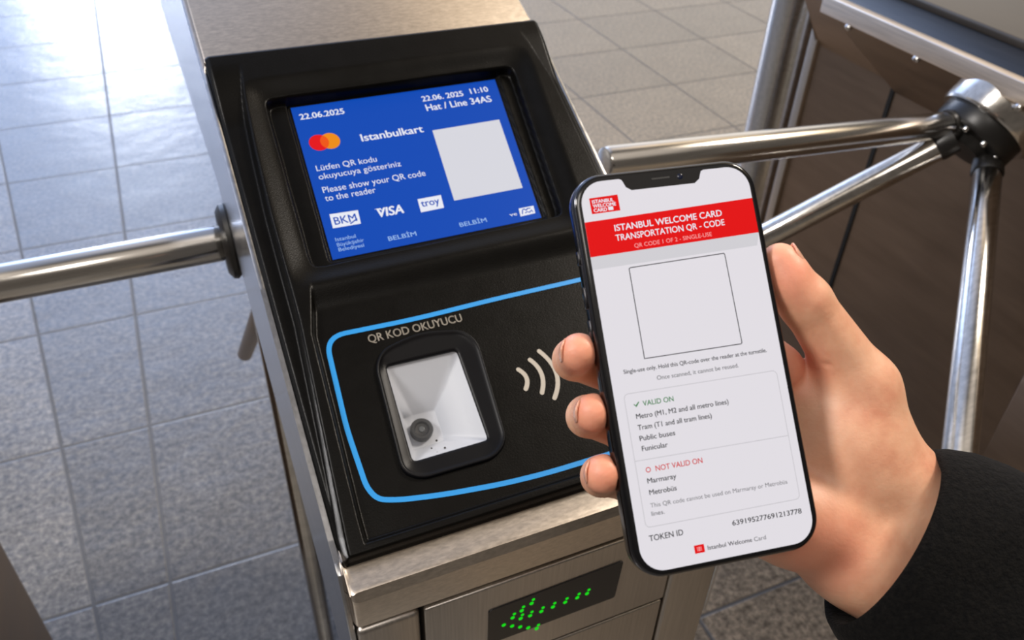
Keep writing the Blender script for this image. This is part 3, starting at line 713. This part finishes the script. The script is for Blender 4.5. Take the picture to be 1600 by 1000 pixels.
def hand_sdf(P):
    d = seg_d(P, (88, -65, -31), (72, -37, -32), 17.5, 14.5)          # wrist, thumb side
    d = smin(d, seg_d(P, (65, -85, -33), (36, -65, -28), 17.5, 16.5), 10)  # wrist and heel, little-finger side
    d = smin(d, seg_d(P, (88, -65, -31), (65, -85, -33), 18, 17.5), 8)
    d = smin(d, seg_d(P, (88, -65, -31), (138, -112, -24), 17.5, 25), 10)   # forearm
    d = smin(d, seg_d(P, (65, -85, -33), (116, -138, -26), 17.5, 25), 12)
    d = smin(d, seg_d(P, (36, -65, -28), (2, -48, -34), 16.5, 13), 8)
    d = smin(d, seg_d(P, (62, -72, -34), (10, -30, -40), 16, 12), 10)
    d = smin(d, seg_d(P, (68, -58, -34), (22, -14, -40), 16, 12.5), 10)
    d = smin(d, seg_d(P, (76, -44, -32), (40, -6, -34), 15, 12), 8)
    # thenar pad and thumb
    d = smin(d, seg_d(P, (80, -52, -26), (75, -20, -20), 16.5, 12.8), 9)
    d = smin(d, ell_d(P, (66, -40, -22), (17, 25, 15)), 9)
    d = smin(d, ell_d(P, (46, -68, -24), (17, 14, 13)), 8)
    th = seg_d(P, (75, -20, -20), (50.8, 16.5, -9), 12.6, 9.6)
    th = smin(th, seg_d(P, (50.8, 16.5, -9), (42.0, 32.6, -6), 9.6, 6.6), 4)
    th = smin(th, ell_d(P, (44.2, 25.0, -6), (7.6, 10.5, 8.2)), 4)
    d = smin(d, th, 7)
    for nm, ch in FING.items():
        f_ = None
        for (a_, ra), (b_, rb) in zip(ch, ch[1:]):
            s_ = seg_d(P, a_, b_, ra, rb); f_ = s_ if f_ is None else smin(f_, s_, 3)
        d = smin(d, f_, 5 if nm != 'index' else 2)
    # soft creases: thumb joint, web and palm folds
    for a_, b_, r_ in CREASES: d = np.maximum(d, -(seg_d(P, a_, b_, r_, r_*.5)-0)) if False else -smin(-d, seg_d(P, a_, b_, r_, r_*.6), 1.6)
    # flattened where it presses on the phone
    q = np.abs(P-np.array((0, 0, -3.85), np.float32))-np.array((35.45-3, 71.8-3, 3.85-3+.15), np.float32)
    box = np.sqrt((np.maximum(q, 0)**2).sum(1))+np.minimum(q.max(1), 0)-3.0
    return np.maximum(d, .12-box)
CREASES = [((57, 21, 2.5), (60.5, 15.5, -2), .5), ((54, 21.5, 4), (59, 14, 1), .45), ((38, -13, -14), (50, -9, -13), 1.0), ((37, -19, -13), (49, -14, -12), .8), ((47.5, -7, -12), (56, -9, -10), .9), ((46, -15.5, -14), (54, -12, -9), .8), ((55, -12, -7), (57, -26, -5), .7)]
def surface_nets(fn, lo, hi, h):
    ns = [int((hi[i]-lo[i])/h)+1 for i in range(3)]
    gx, gy, gz = (np.float32(lo[i])+np.arange(ns[i], dtype=np.float32)*np.float32(h) for i in range(3))
    D = np.empty(ns, np.float32)
    for i in range(0, ns[0], 24):
        G = np.stack(np.meshgrid(gx[i:i+24], gy, gz, indexing='ij'), -1).reshape(-1, 3); D[i:i+24] = fn(G).reshape(-1, ns[1], ns[2])
    sgn = D < 0
    c8 = [(i, j, k) for i in (0, 1) for j in (0, 1) for k in (0, 1)]
    sl = lambda A, o_: A[o_[0]:A.shape[0]-1+o_[0], o_[1]:A.shape[1]-1+o_[1], o_[2]:A.shape[2]-1+o_[2]]
    cnt = sum(sl(sgn, o_).astype(np.int8) for o_ in c8); act = (cnt > 0) & (cnt < 8)
    ids = -np.ones(act.shape, np.int64); ids[act] = np.arange(act.sum()); I = np.argwhere(act)
    acc_ = np.zeros((len(I), 3)); num = np.zeros(len(I))
    val = {o_: D[I[:, 0]+o_[0], I[:, 1]+o_[1], I[:, 2]+o_[2]].astype(float) for o_ in c8}
    for a_ in c8:
        for ax in range(3):
            if a_[ax]: continue
            b_ = list(a_); b_[ax] = 1; b_ = tuple(b_); va, vb = val[a_], val[b_]; cr = (va < 0) != (vb < 0)
            t_ = np.where(cr, va/np.where(cr, va-vb, 1), 0); p = np.array(a_, float)[None].repeat(len(I), 0); p[:, ax] += t_
            acc_ += p*cr[:, None]; num += cr
    V = (I+acc_/num[:, None])*h+np.array(lo)
    F = []
    for ax in range(3):
        s0 = [slice(1, -1)]*3; s0[ax] = slice(0, -1); s1 = [slice(1, -1)]*3; s1[ax] = slice(1, None)
        A = sgn[tuple(s0)]; B = sgn[tuple(s1)]; cr = np.argwhere(A != B); flip = A[tuple(cr.T)]
        cr = cr+1; cr[:, ax] -= 1
        u, v = (ax+1) % 3, (ax+2) % 3
        def cell(du, dv):
            q = cr.copy(); q[:, u] -= du; q[:, v] -= dv; return ids[q[:, 0], q[:, 1], q[:, 2]]
        quad = np.stack([cell(1, 1), cell(0, 1), cell(0, 0), cell(1, 0)], 1)
        quad[~flip] = quad[~flip][:, ::-1]; F.append(quad)
    return V, np.concatenate(F)
V_, F_ = surface_nets(hand_sdf, (-54, -150, -62), (150, 50, 12), .85)
# smooth the surface a little
F_ = F_[(F_ >= 0).all(1)]
for _ in range(3):
    s_ = np.zeros_like(V_); c_ = np.zeros(len(V_))
    for i in range(4):
        np.add.at(s_, F_[:, i], V_[F_[:, (i+1) % 4]]+V_[F_[:, (i+3) % 4]]); np.add.at(c_, F_[:, i], 2)
    V_ = V_*.5+.5*s_/c_[:, None]
person = mesh_obj('person', V_*.001, F_.tolist(), M['skin'], None, smooth=True); person.matrix_world = PM
tag(person, 'person reaching in from the lower right, right hand holding up the smartphone, dark coat cuff', 'person')
# nails: small curved plates laid on the finger
def nail(c, dirn, up, L, Wd, curv):
    d_ = Vector(dirn).normalized(); u_ = Vector(up); u_ = (u_-d_*u_.dot(d_)).normalized(); s_ = d_.cross(u_); c = Vector(c); V = []; n1, n2 = 10, 12
    for i in range(n1+1):
        t_ = i/n1*2-1
        wid = Wd*math.sqrt(max(.04, 1-abs(t_)**3.2))*.5
        for j in range(n2+1):
            x = (j/n2*2-1); an = x*wid/curv; V.append(c+d_*(t_*L/2)+s_*(math.sin(an)*curv)+u_*((math.cos(an)-1)*curv-.35*t_*t_*(1 if t_ < 0 else .6)))
    F = [(i*(n2+1)+j, i*(n2+1)+j+1, (i+1)*(n2+1)+j+1, (i+1)*(n2+1)+j) for i in range(n1) for j in range(n2)]
    o = mesh_obj('fingernail', [v*.001 for v in V], F, M['nail'], person, smooth=True)
    md = o.modifiers.new('thickness', 'SOLIDIFY'); md.thickness = .0007; md.offset = -1
    return o
def surf(c, u):
    u = Vector(u).normalized(); lo_, hi_ = 0., 25.
    for _ in range(30):
        m_ = (lo_+hi_)/2
        if hand_sdf(np.array([tuple(Vector(c)+u*m_)], np.float32))[0] < 0: lo_ = m_
        else: hi_ = m_
    return Vector(c)+u*lo_
nail(surf((43.2, 29.5, -6), (.86, .42, .28))+Vector((.05, .02, .02)), (-.46, .87, .12), (.86, .42, .28), 12, 10.5, 7.6)
for nm, dz in (('middle', 0), ('ring', 0), ('little', 0)):
    (a_, ra), (b_, rb) = FING[nm][2], FING[nm][3]
    d_ = (Vector(b_)-Vector(a_)).normalized(); u_ = Vector((-.93, .28, -.26)); u_ = (u_-d_*u_.dot(d_)).normalized()
    nail(surf(Vector(b_)-d_*1.0, u_)+u_*.05, d_, u_, 11, 9.5, rb)

# sleeve: a tube of heavy cloth around the wrist and forearm with a turned-in cuff
ax0 = Vector((.735, -.66, .16)).normalized(); pa = Vector((.66, .74, .02)); pa = (pa-ax0*pa.dot(ax0)).normalized(); pb_ = ax0.cross(pa)
C0 = Vector((74.5, -79.5, -27)); loops = []; NS = 96
rings = [(26, 30, 25, 0), (8, 34, 28, 0), (1.2, 37, 30, 0), (-.6, 39, 32, 0), (1.0, 41, 33.8, 1), (5, 43.5, 35, 1), (14, 47, 36.5, 1), (26, 50, 38.5, 1), (42, 52, 41, 1), (62, 54, 44, 1), (90, 57, 49, 1), (125, 61, 54, 1), (170, 66, 60, 1), (230, 72, 66, 1), (300, 78, 72, 1)]
dense = []
for (s0, a0_, b0_, w0), (s1, a1_, b1_, w1) in zip(rings, rings[1:]):
    m_ = max(1, int(abs(s1-s0)/5))
    for k in range(m_):
        t_ = k/m_; dense.append((s0+(s1-s0)*t_, a0_+(a1_-a0_)*t_, b0_+(b1_-b0_)*t_, w0+(w1-w0)*t_))
dense.append(rings[-1])
for s_, ra, rb, w_ in dense:
    lp = []
    for k in range(NS):
        an = 2*math.pi*k/NS
        wr = w_*(1.3*math.sin(2*an+s_*.035)+1.0*math.sin(3*an-s_*.05+1)+.7*math.sin(5*an+s_*.11))*min(1, s_/40+.25)
        lean = -6*math.sin(an*1)*0
        lp.append((C0+ax0*s_+pa*((ra+wr)*math.cos(an))+pb_*((rb+wr)*math.sin(an)))*.001)
    loops.append(lp)
V_, F_ = loft(loops, (False, False))
slv = mesh_obj('coat_sleeve', V_, F_, M['wool'], person, smooth=True); slv['label'] = 'dark wool coat sleeve'
